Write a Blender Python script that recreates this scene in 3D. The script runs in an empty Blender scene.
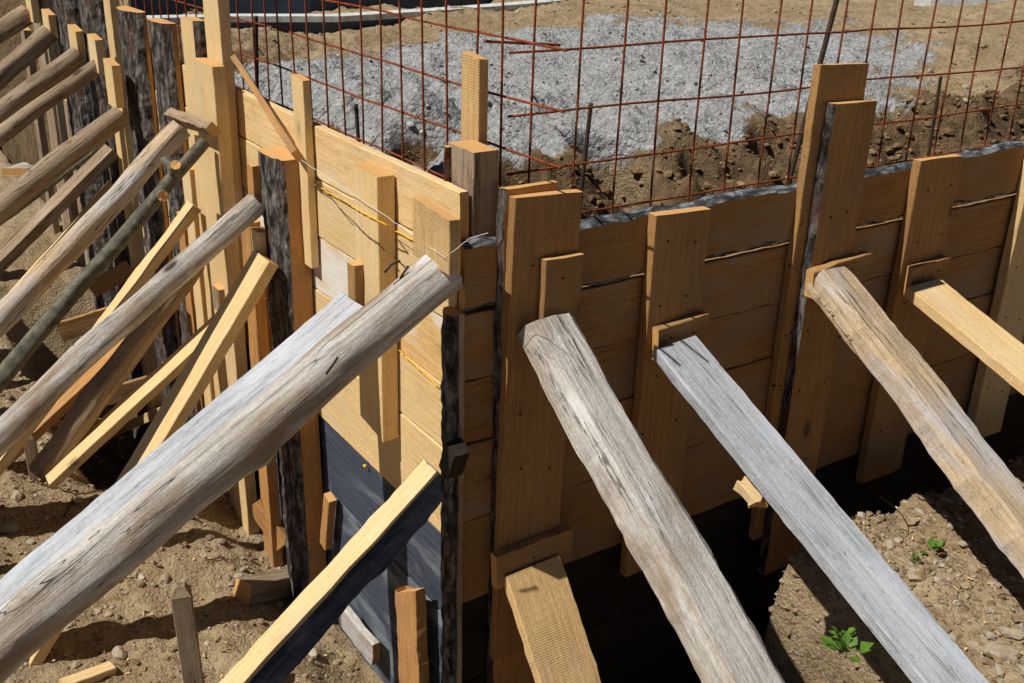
import bpy, bmesh, math, random
from mathutils import Vector, Matrix, noise
PI = math.pi
random.seed(11)
SC = bpy.context.scene
COL = SC.collection

# ------------------------------------------------------------------ survey
# The camera station, from which positions in the place were surveyed.
F_PX = 1049.4
PITCH, ROLL, YAW = [math.radians(a) for a in (22.76, 1.62, 33.9)]
CAM = Vector((-1.3396, -2.2237, 2.0661))
FW = Vector((math.sin(YAW)*math.cos(PITCH), math.cos(YAW)*math.cos(PITCH), -math.sin(PITCH)))
R0 = Vector((math.cos(YAW), -math.sin(YAW), 0)); U0 = R0.cross(FW)
RT = R0*math.cos(ROLL) + U0*math.sin(ROLL)
UP = -R0*math.sin(ROLL) + U0*math.cos(ROLL)
def ray(x, y): return FW + RT*((x-512)/F_PX) - UP*((y-341.5)/F_PX)
def at(x, y, ax, v):
    r = ray(x, y); return CAM + r*((v-CAM[ax])/r[ax])
def depth(p): return (p-CAM).dot(FW)

# ------------------------------------------------------------------ materials
def lin(c): return tuple(((v/12.92) if v <= .04045 else ((v+.055)/1.055)**2.4) for v in c) + (1,)
class NT:
    def __init__(s, name, rough=.8, spec=.25):
        s.m = bpy.data.materials.new(name); s.m.use_nodes = True
        s.t = s.m.node_tree; s.n = s.t.nodes; s.b = s.n['Principled BSDF']
        s.b.inputs['Roughness'].default_value = rough
        s.b.inputs['Specular IOR Level'].default_value = spec
        tc = s.n.new('ShaderNodeTexCoord'); oi = s.n.new('ShaderNodeObjectInfo')
        mu = s.n.new('ShaderNodeVectorMath'); mu.operation = 'SCALE'; mu.inputs[0].default_value = (17.3, 31.7, 23.1)
        s.t.links.new(oi.outputs['Random'], mu.inputs['Scale'])
        ad = s.n.new('ShaderNodeVectorMath'); s.t.links.new(tc.outputs['Object'], ad.inputs[0]); s.t.links.new(mu.outputs[0], ad.inputs[1])
        s.co = ad.outputs[0]; s.raw = tc.outputs['Object']; s.rnd = oi.outputs['Random']
    def link(s, a, b): s.t.links.new(a, b)
    def put(s, sock, v):
        if hasattr(v, 'is_linked') or hasattr(v, 'node'): s.link(v, sock)
        else: sock.default_value = v
    def scale(s, sx, sy, sz, src=None):
        v = s.n.new('ShaderNodeVectorMath'); v.operation = 'MULTIPLY'
        s.link(src or s.co, v.inputs[0]); v.inputs[1].default_value = (sx, sy, sz); return v.outputs[0]
    def noise(s, vec, sc, det=4, rough=.55, dist=0):
        n = s.n.new('ShaderNodeTexNoise'); s.link(vec, n.inputs['Vector'])
        n.inputs['Scale'].default_value = sc; n.inputs['Detail'].default_value = det
        n.inputs['Roughness'].default_value = rough; n.inputs['Distortion'].default_value = dist
        return n.outputs['Fac']
    def wave(s, vec, sc, dist, det=2, axis='X', dsc=1):
        n = s.n.new('ShaderNodeTexWave'); n.bands_direction = axis; s.link(vec, n.inputs['Vector'])
        n.inputs['Scale'].default_value = sc; n.inputs['Distortion'].default_value = dist
        n.inputs['Detail'].default_value = det; n.inputs['Detail Scale'].default_value = dsc
        return n.outputs['Fac']
    def vor(s, vec, sc, feat='F1', rnd=1):
        n = s.n.new('ShaderNodeTexVoronoi'); n.feature = feat; s.link(vec, n.inputs['Vector'])
        n.inputs['Scale'].default_value = sc; n.inputs['Randomness'].default_value = rnd
        return n
    def rng(s, v, a, b, c=0., d=1.):
        n = s.n.new('ShaderNodeMapRange'); s.link(v, n.inputs[0])
        for i, k in enumerate((a, b, c, d)): n.inputs[i+1].default_value = k
        return n.outputs[0]
    def math(s, op, a, b=0.):
        n = s.n.new('ShaderNodeMath'); n.operation = op; s.put(n.inputs[0], a); s.put(n.inputs[1], b); return n.outputs[0]
    def mix(s, fac, a, b, mode='MIX'):
        n = s.n.new('ShaderNodeMix'); n.data_type = 'RGBA'; n.blend_type = mode
        s.put(n.inputs[0], fac); s.put(n.inputs[6], a); s.put(n.inputs[7], b); return n.outputs[2]
    def finish(s, col, h=None, dist=.002, strength=.6):
        s.put(s.b.inputs['Base Color'], col)
        if h is not None:
            b = s.n.new('ShaderNodeBump'); b.inputs['Distance'].default_value = dist
            b.inputs['Strength'].default_value = strength
            s.link(h, b.inputs['Height']); s.link(b.outputs[0], s.b.inputs['Normal'])
        return s.m

def wood(name, base, dark, patch=None, patch_amt=.5, patch_lo=.48, patch_hi=.68, grain=70, st=.05, wave_amt=.45, saw=0., crack=0.,
         knot=1., bumpd=.002, speck=0., tint=.12, patch2=None):
    m = NT(name, .78, .2)
    g = m.scale(1, 1, st)
    n1 = m.noise(g, grain*1.9, 8, .7, .15)
    n2 = m.noise(m.scale(1, 1, st*.6), grain*3.2, 4, .6)
    low = m.noise(m.scale(1, 1, .35), 5, 3)
    wv = m.wave(m.scale(1, .6, .06), 11, 9, 4, 'X', 1.6)
    wv = m.math('MULTIPLY', m.math('POWER', wv, 3.), .6)
    g1 = m.rng(n1, .42, .60); g2 = m.rng(n2, .42, .62)
    f = m.math('ADD', m.math('MULTIPLY', g1, .42), m.math('MULTIPLY', wv, wave_amt))
    f = m.math('ADD', f, m.math('MULTIPLY', g2, .28))
    f = m.math('MULTIPLY', f, m.rng(low, .3, .68, .45, 1.25))
    col = m.mix(f, lin(base), lin(dark))
    fz = m.noise(m.scale(1, 1, .45), 190, 5, .8)
    col = m.mix(m.math('MULTIPLY', m.rng(fz, .48, .66), .45), col, lin(tuple(v*.8 for v in dark)))
    fw = m.noise(m.scale(1, 1, .7), 120, 4, .75)
    col = m.mix(m.math('MULTIPLY', m.rng(fw, .54, .7), .45), col, lin(tuple(min(.95, v*1.13+.03) for v in base)))
    dirt = m.noise(m.scale(1, 1, .6), 9, 6, .7)
    col = m.mix(m.math('MULTIPLY', m.rng(dirt, .56, .74), .42), col, lin(tuple(v*.55 for v in base)))
    if patch:
        pn = m.noise(m.scale(1, 1, .3), 7, 5, .6, .4)
        pf = m.math('MULTIPLY', m.rng(pn, patch_lo, patch_hi), patch_amt)
        col = m.mix(pf, col, lin(patch))
    if patch2:
        pn2 = m.noise(m.scale(1, 1, .22), 13, 5, .65, .6)
        col = m.mix(m.math('MULTIPLY', m.rng(pn2, .55, .68), .7), col, lin(patch2))
    h = m.math('ADD', m.math('MULTIPLY', n1, 1.0), m.math('MULTIPLY', n2, .45))
    h = m.math('ADD', h, m.math('MULTIPLY', fz, .8))
    if saw:
        sw = m.wave(m.scale(.2, .2, 1), 44, 3.0, 6, 'Z', 3.5)
        swm = m.math('MULTIPLY', m.math('POWER', sw, 2.), m.rng(m.noise(m.scale(1, 1, .8), 7, 4, .6), .42, .66))
        col = m.mix(m.math('MULTIPLY', swm, .30*saw), col, lin(tuple(v*.6 for v in base)))
        h = m.math('ADD', h, m.math('MULTIPLY', swm, .35*saw))
    if knot:
        v = m.vor(m.scale(1, 1, .5), 6.5)
        sep = m.n.new('ShaderNodeSeparateColor'); m.link(v.outputs['Color'], sep.inputs[0])
        sel = m.math('GREATER_THAN', sep.outputs[0], .62)
        dd = m.math('ADD', v.outputs['Distance'], m.math('MULTIPLY', m.math('SUBTRACT', low, .5), .12))
        k = m.math('MULTIPLY', m.rng(dd, .12, .07), sel)
        halo = m.math('MULTIPLY', m.rng(dd, .26, .1), sel)
        col = m.mix(m.math('MULTIPLY', halo, .35*knot), col, lin(tuple(v_*.6 for v_ in base)))
        col = m.mix(m.math('MULTIPLY', k, .8*knot), col, lin((.23, .13, .08)))
    if crack:
        cn = m.noise(m.scale(1, 1, .035), 30, 4, .55, .08)
        c = m.rng(m.math('ABSOLUTE', m.math('SUBTRACT', cn, .5)), .0, .011, 1, 0)
        c = m.math('MULTIPLY', c, m.rng(m.noise(m.scale(1, 1, .5), 6, 2), .46, .58))
        col = m.mix(m.math('MULTIPLY', c, .75*crack), col, lin((.12, .09, .07)))
        h = m.math('SUBTRACT', h, m.math('MULTIPLY', c, 1.3*crack))
        c2n = m.noise(m.scale(1, 1, .018), 16, 2, .5, .2)
        c2 = m.rng(m.math('ABSOLUTE', m.math('SUBTRACT', c2n, .5)), .0, .0045, 1, 0)
        c2 = m.math('MULTIPLY', c2, m.rng(m.noise(m.scale(1, 1, .4), 3, 2), .40, .5))
        col = m.mix(m.math('MULTIPLY', c2, .95*crack), col, lin((.10, .08, .06)))
        h = m.math('SUBTRACT', h, m.math('MULTIPLY', c2, 1.6*crack))
    if speck:
        sp = m.noise(m.scale(1, 1, .4), 60, 3, .7)
        col = m.mix(m.math('MULTIPLY', m.rng(sp, .62, .7), speck), col, lin((.16, .13, .12)))
    # board to board difference
    col = m.mix(m.math('MULTIPLY', m.rnd, tint), col, lin(tuple(v*.72 for v in base)))
    return m.finish(col, h, bumpd, .75)

def endgrain(name, base, dark):
    m = NT(name, .85, .15)
    n = m.n.new('ShaderNodeTexWave'); n.wave_type = 'RINGS'; n.rings_direction = 'Z'
    m.link(m.raw, n.inputs['Vector']); n.inputs['Scale'].default_value = 60; n.inputs['Distortion'].default_value = 2.5
    sp = m.noise(m.co, 120, 4)
    f = m.math('ADD', m.math('MULTIPLY', n.outputs['Fac'], .45), m.math('MULTIPLY', sp, .5))
    return m.finish(m.mix(f, lin(base), lin(dark)), sp, .003, .6)

def bark(name, a, b, c, sc=28):
    m = NT(name, .95, .1)
    v = m.vor(m.scale(1, 1, .35), sc*1.6)
    n = m.noise(m.scale(1, 1, .4), sc, 7, .7, .5); n2 = m.noise(m.scale(1, 1, .6), sc*.35, 4)
    e = m.vor(m.scale(1, 1, .28), sc*1.1, 'DISTANCE_TO_EDGE'); ed = m.rng(m.math('ADD', e.outputs['Distance'], m.math('MULTIPLY', m.math('SUBTRACT', n, .5), .5)), .02, .16)
    col = m.mix(m.rng(n, .40, .60), lin(a), lin(b)); col = m.mix(m.math('ADD', m.math('MULTIPLY', ed, .55), .45), lin(tuple(q*.55 for q in a)), col)
    col = m.mix(m.math('MULTIPLY', m.rng(n2, .52, .66), .8), col, lin(c))
    h = m.math('ADD', m.math('MULTIPLY', n, .8), m.math('MULTIPLY', ed, .25))
    return m.finish(col, h, .014, 1.)

def plain(name, c, rough=.6, metal=0, nz=0, c2=None, sc=40):
    m = NT(name, rough, .3); m.b.inputs['Metallic'].default_value = metal
    if c2: return m.finish(m.mix(m.rng(m.noise(m.co, sc, 5, .65), .38, .62), lin(c), lin(c2)), m.noise(m.co, sc*2, 4), .0015, .6)
    m.put(m.b.inputs['Base Color'], lin(c)); return m.m

M = {}
M['pine'] = wood('fresh_pine', (.96, .84, .62), (.86, .68, .44), (.88, .83, .74), .35, saw=.35, tint=.25, knot=.8, wave_amt=.4)
M['pine_saw'] = wood('shaded_sawn_pine', (.77, .59, .37), (.58, .41, .25), (.60, .49, .36), .7, saw=1.0, tint=.55, knot=.9, bumpd=.003)  # sawn pine with the uprights' shade darkened into its colour
M['orange'] = wood('shade_orange_pine', (.83, .62, .38), (.60, .41, .24), (.66, .54, .42), .6, saw=.8, tint=.3, knot=1, bumpd=.002)  # orange-brown pine, base darkened to deepen boards in shade
M['pine_rough'] = wood('sunlit_sawn_pine', (.92, .77, .54), (.74, .56, .36), (.76, .66, .52), .6, saw=.9, tint=.15, knot=1, bumpd=.003)  # lighter copy of the sawn pine for pieces in sun
M['tan'] = wood('shaded_tan_formwork', (.78, .58, .35), (.54, .38, .22), (.66, .59, .50), .9, saw=1.1, tint=.6, knot=1, bumpd=.003)  # tan wood darkened further, wall's shade put into the colour
M['limed'] = wood('cement_stained_pine', (.92, .78, .55), (.83, .64, .40), (.90, .89, .86), .95, .42, .6, saw=.2, tint=.1, knot=.8)
M['grey'] = wood('silver_weathered_plank', (.76, .77, .79), (.56, .58, .60), (.84, .86, .89), .6, grain=85, saw=.35, crack=.55, knot=.6, speck=.35, tint=.05)
M['greylog'] = wood('weathered_peeled_log', (.86, .84, .81), (.58, .54, .50), (.60, .50, .39), .9, .45, .62, grain=48, st=.035, crack=1.0, knot=1.2, bumpd=.005, speck=.25, tint=.1, patch2=(.93, .93, .93))
M['brownlog'] = wood('brown_peeled_log', (.71, .62, .51), (.46, .38, .29), (.78, .72, .63), .6, grain=45, st=.04, crack=.9, knot=1.2, bumpd=.005, speck=.4, tint=.25, patch2=(.35, .25, .18))
M['mixlog'] = wood('half_peeled_log', (.85, .76, .63), (.62, .50, .37), (.74, .73, .73), .9, .45, .6, grain=45, st=.035, crack=1, knot=1.2, bumpd=.005, speck=.3, tint=.05, patch2=(.84, .80, .76))
M['green'] = plain('smooth_green_bark', (.46, .44, .37), .7, 0, 0, (.30, .29, .25), 30)
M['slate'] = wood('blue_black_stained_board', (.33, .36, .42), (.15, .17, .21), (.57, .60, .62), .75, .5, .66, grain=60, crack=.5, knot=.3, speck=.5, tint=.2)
M['bluegrey'] = wood('blue_grey_board', (.50, .56, .64), (.36, .41, .48), (.62, .66, .70), .6, tint=.3, knot=.4)
M['black'] = wood('shade_black_board', (.20, .17, .14), (.11, .095, .08), (.28, .24, .20), .6, knot=.4, tint=.1)  # near-black colour carries the void's shade on the lower boards
M['bark'] = bark('grey_pine_bark', (.20, .17, .155), (.50, .48, .46), (.36, .25, .19))
M['darkbark'] = bark('blackened_bark', (.07, .065, .07), (.19, .19, .20), (.14, .11, .10))
M['redbark'] = bark('red_pine_bark', (.30, .14, .08), (.58, .30, .16), (.45, .40, .36))
M['lichen'] = bark('pale_lichen_bark', (.30, .30, .31), (.60, .62, .64), (.20, .17, .16), 40)
M['end'] = endgrain('cut_pine_end', (.90, .74, .50), (.72, .50, .28))
M['greyend'] = endgrain('grey_cut_end', (.58, .54, .50), (.30, .27, .25))
M['rust'] = plain('rusty_steel', (.62, .30, .15), .85, .1, 0, (.42, .21, .12), 60)
M['darksteel'] = plain('dark_steel', (.24, .22, .21), .7, .5, 0, (.36, .28, .22), 60)
M['yellow'] = plain('yellow_twine', (.95, .75, .15), .7)
M['white'] = plain('white_twine', (.85, .85, .83), .7)
M['blackwire'] = plain('black_wire', (.12, .10, .09), .5)
M['concrete'] = plain('pale_concrete', (.86, .87, .86), .9, 0, 0, (.72, .73, .72), 12)
M['shadeblue'] = plain('shade_blue_face', (.20, .24, .31), .5, 0, 0, (.27, .31, .38), 5)  # dark blue stands in for shade below and behind the kerb
M['leaf'] = plain('weed_leaf', (.36, .50, .16), .6, 0, 0, (.28, .42, .12), 30)
M['root'] = plain('dry_root', (.40, .27, .18), .9, 0, 0, (.25, .17, .12), 60)
M['grass'] = plain('meadow_grass', (.30, .42, .12), .8, 0, 0, (.20, .33, .08), 6)

def stone_mat(name, cols):
    m = NT(name, .9, .2)
    g = m.n.new('ShaderNodeNewGeometry')
    cr = m.n.new('ShaderNodeValToRGB'); m.link(g.outputs['Random Per Island'], cr.inputs[0])
    el = cr.color_ramp.elements
    while len(el) < len(cols): el.new(.5)
    for i, c in enumerate(cols): el[i].position = i/(len(cols)-1); el[i].color = lin(c)
    n = m.noise(m.co, 90, 5, .6)
    return m.finish(m.mix(m.rng(n, .3, .7, 0, .45), cr.outputs[0], lin((.35, .28, .2))), n, .004, .6)
M['stone'] = stone_mat('field_stone', [(.58, .49, .36), (.68, .60, .48), (.48, .39, .28), (.76, .72, .65), (.62, .52, .38)])
M['clod'] = stone_mat('soil_clod', [(.44, .35, .24), (.55, .45, .32), (.36, .28, .19), (.60, .51, .38), (.48, .38, .26)])
M['gravel'] = stone_mat('crushed_grey_stone', [(.65, .65, .65), (.78, .78, .78), (.54, .545, .55), (.68, .68, .67), (.82, .82, .81)])

def ground_mat():
    m = NT('stony_soil', .95, .12)
    co = m.raw
    a = m.n.new('ShaderNodeAttribute'); a.attribute_name = 'gravel'
    ag = m.n.new('ShaderNodeAttribute'); ag.attribute_name = 'grass'
    big = m.noise(co, 2.2, 5, .6); mid = m.noise(co, 14, 6, .65); fine = m.noise(co, 90, 5, .7)
    soil = m.mix(m.rng(big, .35, .65), lin((.60, .51, .38)), lin((.71, .63, .50)))
    soil = m.mix(m.math('MULTIPLY', m.rng(mid, .44, .64), .55), soil, lin((.42, .32, .20)))
    soil = m.mix(m.math('MULTIPLY', m.rng(fine, .45, .68), .6), soil, lin((.80, .73, .61)))
    v = m.vor(co, 48); sep = m.n.new('ShaderNodeSeparateColor'); m.link(v.outputs['Color'], sep.inputs[0])
    pb = m.math('MULTIPLY', m.math('GREATER_THAN', sep.outputs[0], .72), m.rng(v.outputs['Distance'], .42, .34))
    soil = m.mix(m.math('MULTIPLY', pb, .8), soil, m.mix(sep.outputs[1], lin((.72, .68, .60)), lin((.46, .36, .25))))
    v2 = m.vor(co, 34); v3 = m.vor(co, 85)
    gr = m.mix(m.rng(mid, .35, .65), lin((.76, .765, .765)), lin((.63, .63, .62)))
    gr = m.mix(m.math('MULTIPLY', m.rng(v2.outputs['Distance'], .35, .65), .3), gr, lin((.38, .40, .44)))
    gr = m.mix(m.math('MULTIPLY', m.rng(fine, .52, .66), .45), gr, lin((.42, .40, .37)))
    f = m.math('ADD', a.outputs['Fac'], m.math('MULTIPLY', m.math('SUBTRACT', m.noise(co, 2.6, 8, .72), .5), 3.2))
    f = m.math('MULTIPLY', m.rng(f, .42, .58), m.rng(a.outputs['Fac'], .02, .12))
    dm = m.n.new('ShaderNodeAttribute'); dm.attribute_name = 'damp_shade'
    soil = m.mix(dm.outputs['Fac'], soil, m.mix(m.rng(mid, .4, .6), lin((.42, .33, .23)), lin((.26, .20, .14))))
    col = m.mix(f, soil, gr)
    gg = m.mix(m.rng(mid, .35, .6), lin((.30, .40, .12)), lin((.20, .30, .08)))
    col = m.mix(ag.outputs['Fac'], col, gg)
    h = m.math('ADD', m.math('MULTIPLY', mid, 1.2), m.math('MULTIPLY', fine, .45))
    h = m.math('ADD', h, m.math('MULTIPLY', pb, .35))
    h = m.math('SUBTRACT', h, m.math('MULTIPLY', m.math('MULTIPLY', v2.outputs['Distance'], f), .7))
    h = m.math('SUBTRACT', h, m.math('MULTIPLY', v3.outputs['Distance'], .25))
    return m.finish(col, h, .03, .9)
M['ground'] = ground_mat()

# ------------------------------------------------------------------ object helpers
def link(o, parent=None):
    COL.objects.link(o)
    if parent: o.parent = parent
    return o
def tag(o, label=None, cat=None, group=None, kind=None):
    if label: o['label'] = label
    if cat: o['category'] = cat
    if group: o['group'] = group
    if kind: o['kind'] = kind
    return o
def empty(name, loc, label=None, cat=None, group=None):
    o = bpy.data.objects.new(name, None); o.location = loc; o.empty_display_size = .1
    link(o); tag(o, label, cat, group); return o
def mesh_obj(name, verts, faces, fm, mats, parent=None, mw=None, smooth=False):
    me = bpy.data.meshes.new(name); me.from_pydata(verts, [], faces)
    for m in mats: me.materials.append(m)
    me.polygons.foreach_set('material_index', fm)
    if smooth is True: me.polygons.foreach_set('use_smooth', [True]*len(faces))
    elif smooth: me.polygons.foreach_set('use_smooth', smooth)
    me.update()
    o = bpy.data.objects.new(name, me); link(o, parent)
    if mw is not None:
        o.matrix_world = (Matrix.Translation(-parent.location) @ mw) if parent else mw
    return o
def basis(B, A, side):
    z = (A-B).normalized(); x = (side - z*side.dot(z)).normalized(); y = z.cross(x)
    m = Matrix((x, y, z)).transposed().to_4x4(); m.translation = B; return m
def nz(*p): return noise.noise(Vector(p))

def plank(name, B, A, w, t, side, mat, end=None, parent=None, barks=(), barkmat='bark', rough=.0025, bow=0., skew=(0., 0.), chip=.004, wob=.0, taper=0.):
    """sawn timber from B to A; local z along it, x across (w), y through (t). barks: edges 'L','R' with wane"""
    B, A = Vector(B), Vector(A); mw = basis(B, A, Vector(side)); L = (A-B).length
    sd = random.uniform(0, 99); n = max(4, int(L/.025)); bv = min(.0022, t*.15)
    lp = []
    hw, ht = w/2, t/2
    # cross-section loop counter-clockwise; every entry (u, v, material of the edge that starts here, kind)
    wl = .6*t if 'L' in barks else 0; wr = .6*t if 'R' in barks else 0
    if 'l' in barks: wl = 1.1*t
    if 'r' in barks: wr = 1.1*t
    if 's' in barks: wr = .3*t
    if 'S' in barks: wr = .5*t
    if 'T' in barks: wl = .5*t
    ba = .35 if ('s' in barks or 'S' in barks) else 1.
    top = [(-hw+wl, ht), (-hw*.5, ht), (0, ht), (hw*.5, ht), (hw-wr, ht)]
    bot = [(hw, -ht+bv), (hw-bv, -ht), (0, -ht), (-hw+bv, -ht), (-hw, -ht+bv)]
    sec = []
    for i, p in enumerate(top): sec.append((p, 0))
    if wr: sec[-1] = (top[-1], 2); sec.append(((hw-wr*.35, ht*.35), 2)); sec.append((bot[0], 0))
    else: sec[-1] = ((hw-bv, ht), 0); sec.append(((hw, ht-bv), 0)); sec.append((bot[0], 0))
    for p in bot[1:-1]: sec.append((p, 0))
    if wl: sec.append((bot[-1], 2)); sec.append(((-hw+wl*.35, ht*.35), 2))
    else: sec.append((bot[-1], 0)); sec.append(((-hw, ht-bv), 0)); sec[0] = ((-hw+bv, ht), 0)
    k = len(sec); V = []; Fc = []; FM = []
    for i in range(n+1):
        z = L*i/n; s = i/n
        bw = bow*math.sin(PI*s); ws = 1+taper*(s-.5)
        wx = wob*nz(z*2.2, sd, 1.3)
        for j, ((u, v), mt) in enumerate(sec):
            du = rough*nz(z*16, sd+(5 if u > 0 else 0), v*3)*(1 if abs(u) > hw*.6 else 0)
            du += rough*.6*nz(z*70, sd+(9 if u > 0 else 2), v*30)*(1 if abs(u) > hw*.6 else 0)
            dv = rough*.7*nz(z*9, u*14, sd+v*9)
            if (wl and u < -hw*.55) or (wr and u > hw*.55):
                du += ba*(.016*nz(z*5, sd+u*3, 7)+.006*nz(z*28, sd+v*30, 3))
            dz = 0
            if i == 0: dz = chip*nz(u*60, v*60, sd)+skew[0]*u
            if i == n: dz = chip*nz(u*60, v*60, sd+4)+skew[1]*u
            V.append((u*ws+du+wx, v+dv+bw, z+dz))
    for i in range(n):
        for j in range(k):
            a = i*k+j; b = i*k+(j+1) % k
            Fc.append((b, a, a+k, b+k)); FM.append(sec[j][1])
    Fc.append(tuple(range(k))); FM.append(1)
    Fc.append(tuple(n*k+j for j in reversed(range(k)))); FM.append(1)
    return mesh_obj(name, V, Fc, FM, [M[mat], M[end or 'end'], M[barkmat]], parent, mw)

def log(name, B, A, rb, ra, mat, end='greyend', parent=None, flat=1., side=(0, 1, 0), bend=.02, lump=.06, seg=24, fine=.012, stubs=(), flat_w=1., skew=.0, sq=1.):
    B, A = Vector(B), Vector(A); mw = basis(B, A, Vector(side)); L = (A-B).length
    sd = random.uniform(0, 99); n = max(8, int(L/.02)); V = []; Fc = []; FM = []; SM = []
    for i in range(n+1):
        z = L*i/n; s = i/n; r = rb+(ra-rb)*s
        cx = bend*math.sin(PI*s)*nz(sd, z*1.5, 0)*2+.35*bend*nz(z*4, sd, 2); cy = bend*math.sin(PI*s)*nz(3, sd, z*1.5)*2+.35*bend*nz(z*4, 5, sd)
        for j in range(seg):
            a = 2*PI*j/seg; c_, s_ = math.cos(a), math.sin(a)
            if sq != 1.: c_ = math.copysign(abs(c_)**sq, c_); s_ = math.copysign(abs(s_)**sq, s_)
            rr = r*(1+lump*nz(c_*1.3+sd, s_*1.3, z*4)*1.6+lump*.5*nz(c_*4, s_*4+sd, z*9)+fine*nz(c_*11, s_*11+sd, z*5)*2)
            for (zs, as_, hs) in stubs:
                da = (a-as_+PI) % (2*PI)-PI
                rr += hs*math.exp(-((z-zs)/(.03))**2-(da*r/.03)**2)
            dz = 0
            if i == 0: dz = .01*nz(c_, s_, sd)
            if i == n: dz = .006*nz(c_*3, s_*3, sd)+skew*r*c_
            V.append((cx+rr*c_*flat_w, cy+rr*s_*flat, z+dz))
    for i in range(n):
        for j in range(seg):
            a = i*seg+j; b = i*seg+(j+1) % seg
            Fc.append((a, b, b+seg, a+seg)); FM.append(0); SM.append(True)
    for e, base in ((0, 0), (1, n*seg)):
        z0 = (-.0015 if e == 0 else L+.0015)
        cen = Vector((0, 0, 0))
        for j in range(seg): cen += Vector(V[base+j])
        cen /= seg; i2 = len(V)
        for j in range(seg):
            p = Vector(V[base+j]); q = cen+(p-cen)*.95; V.append((q.x, q.y, q.z+(.003 if e else -.003)))
        ci = len(V); V.append((cen.x, cen.y, cen.z+(.002 if e else -.002)))
        for j in range(seg):
            a, b = base+j, base+(j+1) % seg; c, d = i2+j, i2+(j+1) % seg
            if e: Fc += [(a, b, d, c), (c, d, ci)]
            else: Fc += [(b, a, c, d), (d, c, ci)]
            FM += [0, 1]; SM += [True, False]
    return mesh_obj(name, V, Fc, FM, [M[mat], M[end]], parent, mw, SM)

def slab(name, B, A, w, d, side, barkm, sawn='orange', end='end', parent=None, rough=1., flatcut=.0):
    """half-round slab: flat sawn back at local y=0, bark belly towards +y; sides sawn square if flatcut"""
    B, A = Vector(B), Vector(A); mw = basis(B, A, Vector(side)); L = (A-B).length
    sd = random.uniform(0, 99); n = max(6, int(L/.02)); V = []; Fc = []; FM = []
    pts = [(w/2, 0)]
    if flatcut: pts.append((w/2, d*flatcut))
    m_ = 9
    for i in range(m_+1):
        a = PI*i/m_
        pts.append((w/2*math.cos(a), d*flatcut+d*(1-flatcut)*math.sin(a)))
    if flatcut: pts = pts[:1]+pts[2:]
    pts.append((-w/2, 0)); pts = [p for i, p in enumerate(pts) if i == 0 or (abs(p[0]-pts[i-1][0])+abs(p[1]-pts[i-1][1])) > 1e-5]
    if abs(pts[-1][0]-pts[0][0])+abs(pts[-1][1]-pts[0][1]) < 1e-5: pts.pop()
    k = len(pts)
    for i in range(n+1):
        z = L*i/n
        for j, (u, v) in enumerate(pts):
            b = 1 if v > d*flatcut*1.02+.0005 else .25
            q = rough*b*(.006*nz(u*30, z*14, sd)+.004*nz(u*60, z*50, sd))
            V.append((u+q*(1 if u > 0 else -1)*.6+.006*nz(z*3, sd, 0), v+(q if v > 0 else 0), z+(.004*nz(u*40, v*40, sd) if i in (0, n) else 0)))
    for i in range(n):
        for j in range(k):
            a = i*k+j; b = i*k+(j+1) % k
            Fc.append((a, b, b+k, a+k))
            v0, v1 = pts[j][1], pts[(j+1) % k][1]
            FM.append(0 if (v0 > d*flatcut*.99 and v1 > d*flatcut*.99 and max(v0, v1) > 1e-4) or (not flatcut and max(v0, v1) > 1e-4) else 2)
    Fc.append(tuple(reversed(range(k)))); FM.append(1)
    Fc.append(tuple(n*k+j for j in range(k))); FM.append(1)
    return mesh_obj(name, V, Fc, FM, [M[barkm], M[end], M[sawn]], parent, mw)

def tube(name, pts, r, mat, parent=None, seg=8, taper=1.):
    P = [Vector(p) for p in pts]; V = []; Fc = []
    off = parent.location if parent else Vector((0, 0, 0))
    org = P[0].copy() if not parent else off
    n = len(P); up = Vector((.31, .22, .92)).normalized()
    for i, p in enumerate(P):
        t = (P[min(i+1, n-1)]-P[max(i-1, 0)]).normalized()
        a = t.cross(up if abs(t.dot(up)) < .95 else Vector((1, 0, 0))).normalized(); b = t.cross(a)
        rr = r*(1+(taper-1)*i/max(1, n-1))
        for j in range(seg):
            an = 2*PI*j/seg; V.append(tuple(p-org+(a*math.cos(an)+b*math.sin(an))*rr))
    for i in range(n-1):
        for j in range(seg):
            a = i*seg+j; b = i*seg+(j+1) % seg; Fc.append((a, b, b+seg, a+seg))
    Fc.append(tuple(reversed(range(seg)))); Fc.append(tuple((n-1)*seg+j for j in range(seg)))
    o = mesh_obj(name, V, Fc, [0]*len(Fc), [M[mat]], parent, None, [True]*(len(Fc)-2)+[False]*2)
    if not parent: o.location = org
    return o
def ext(A, B, z=None, k=None):
    if k is not None: return A+(B-A)*k
    return A+(B-A)*((z-A.z)/(B.z-A.z))

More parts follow.
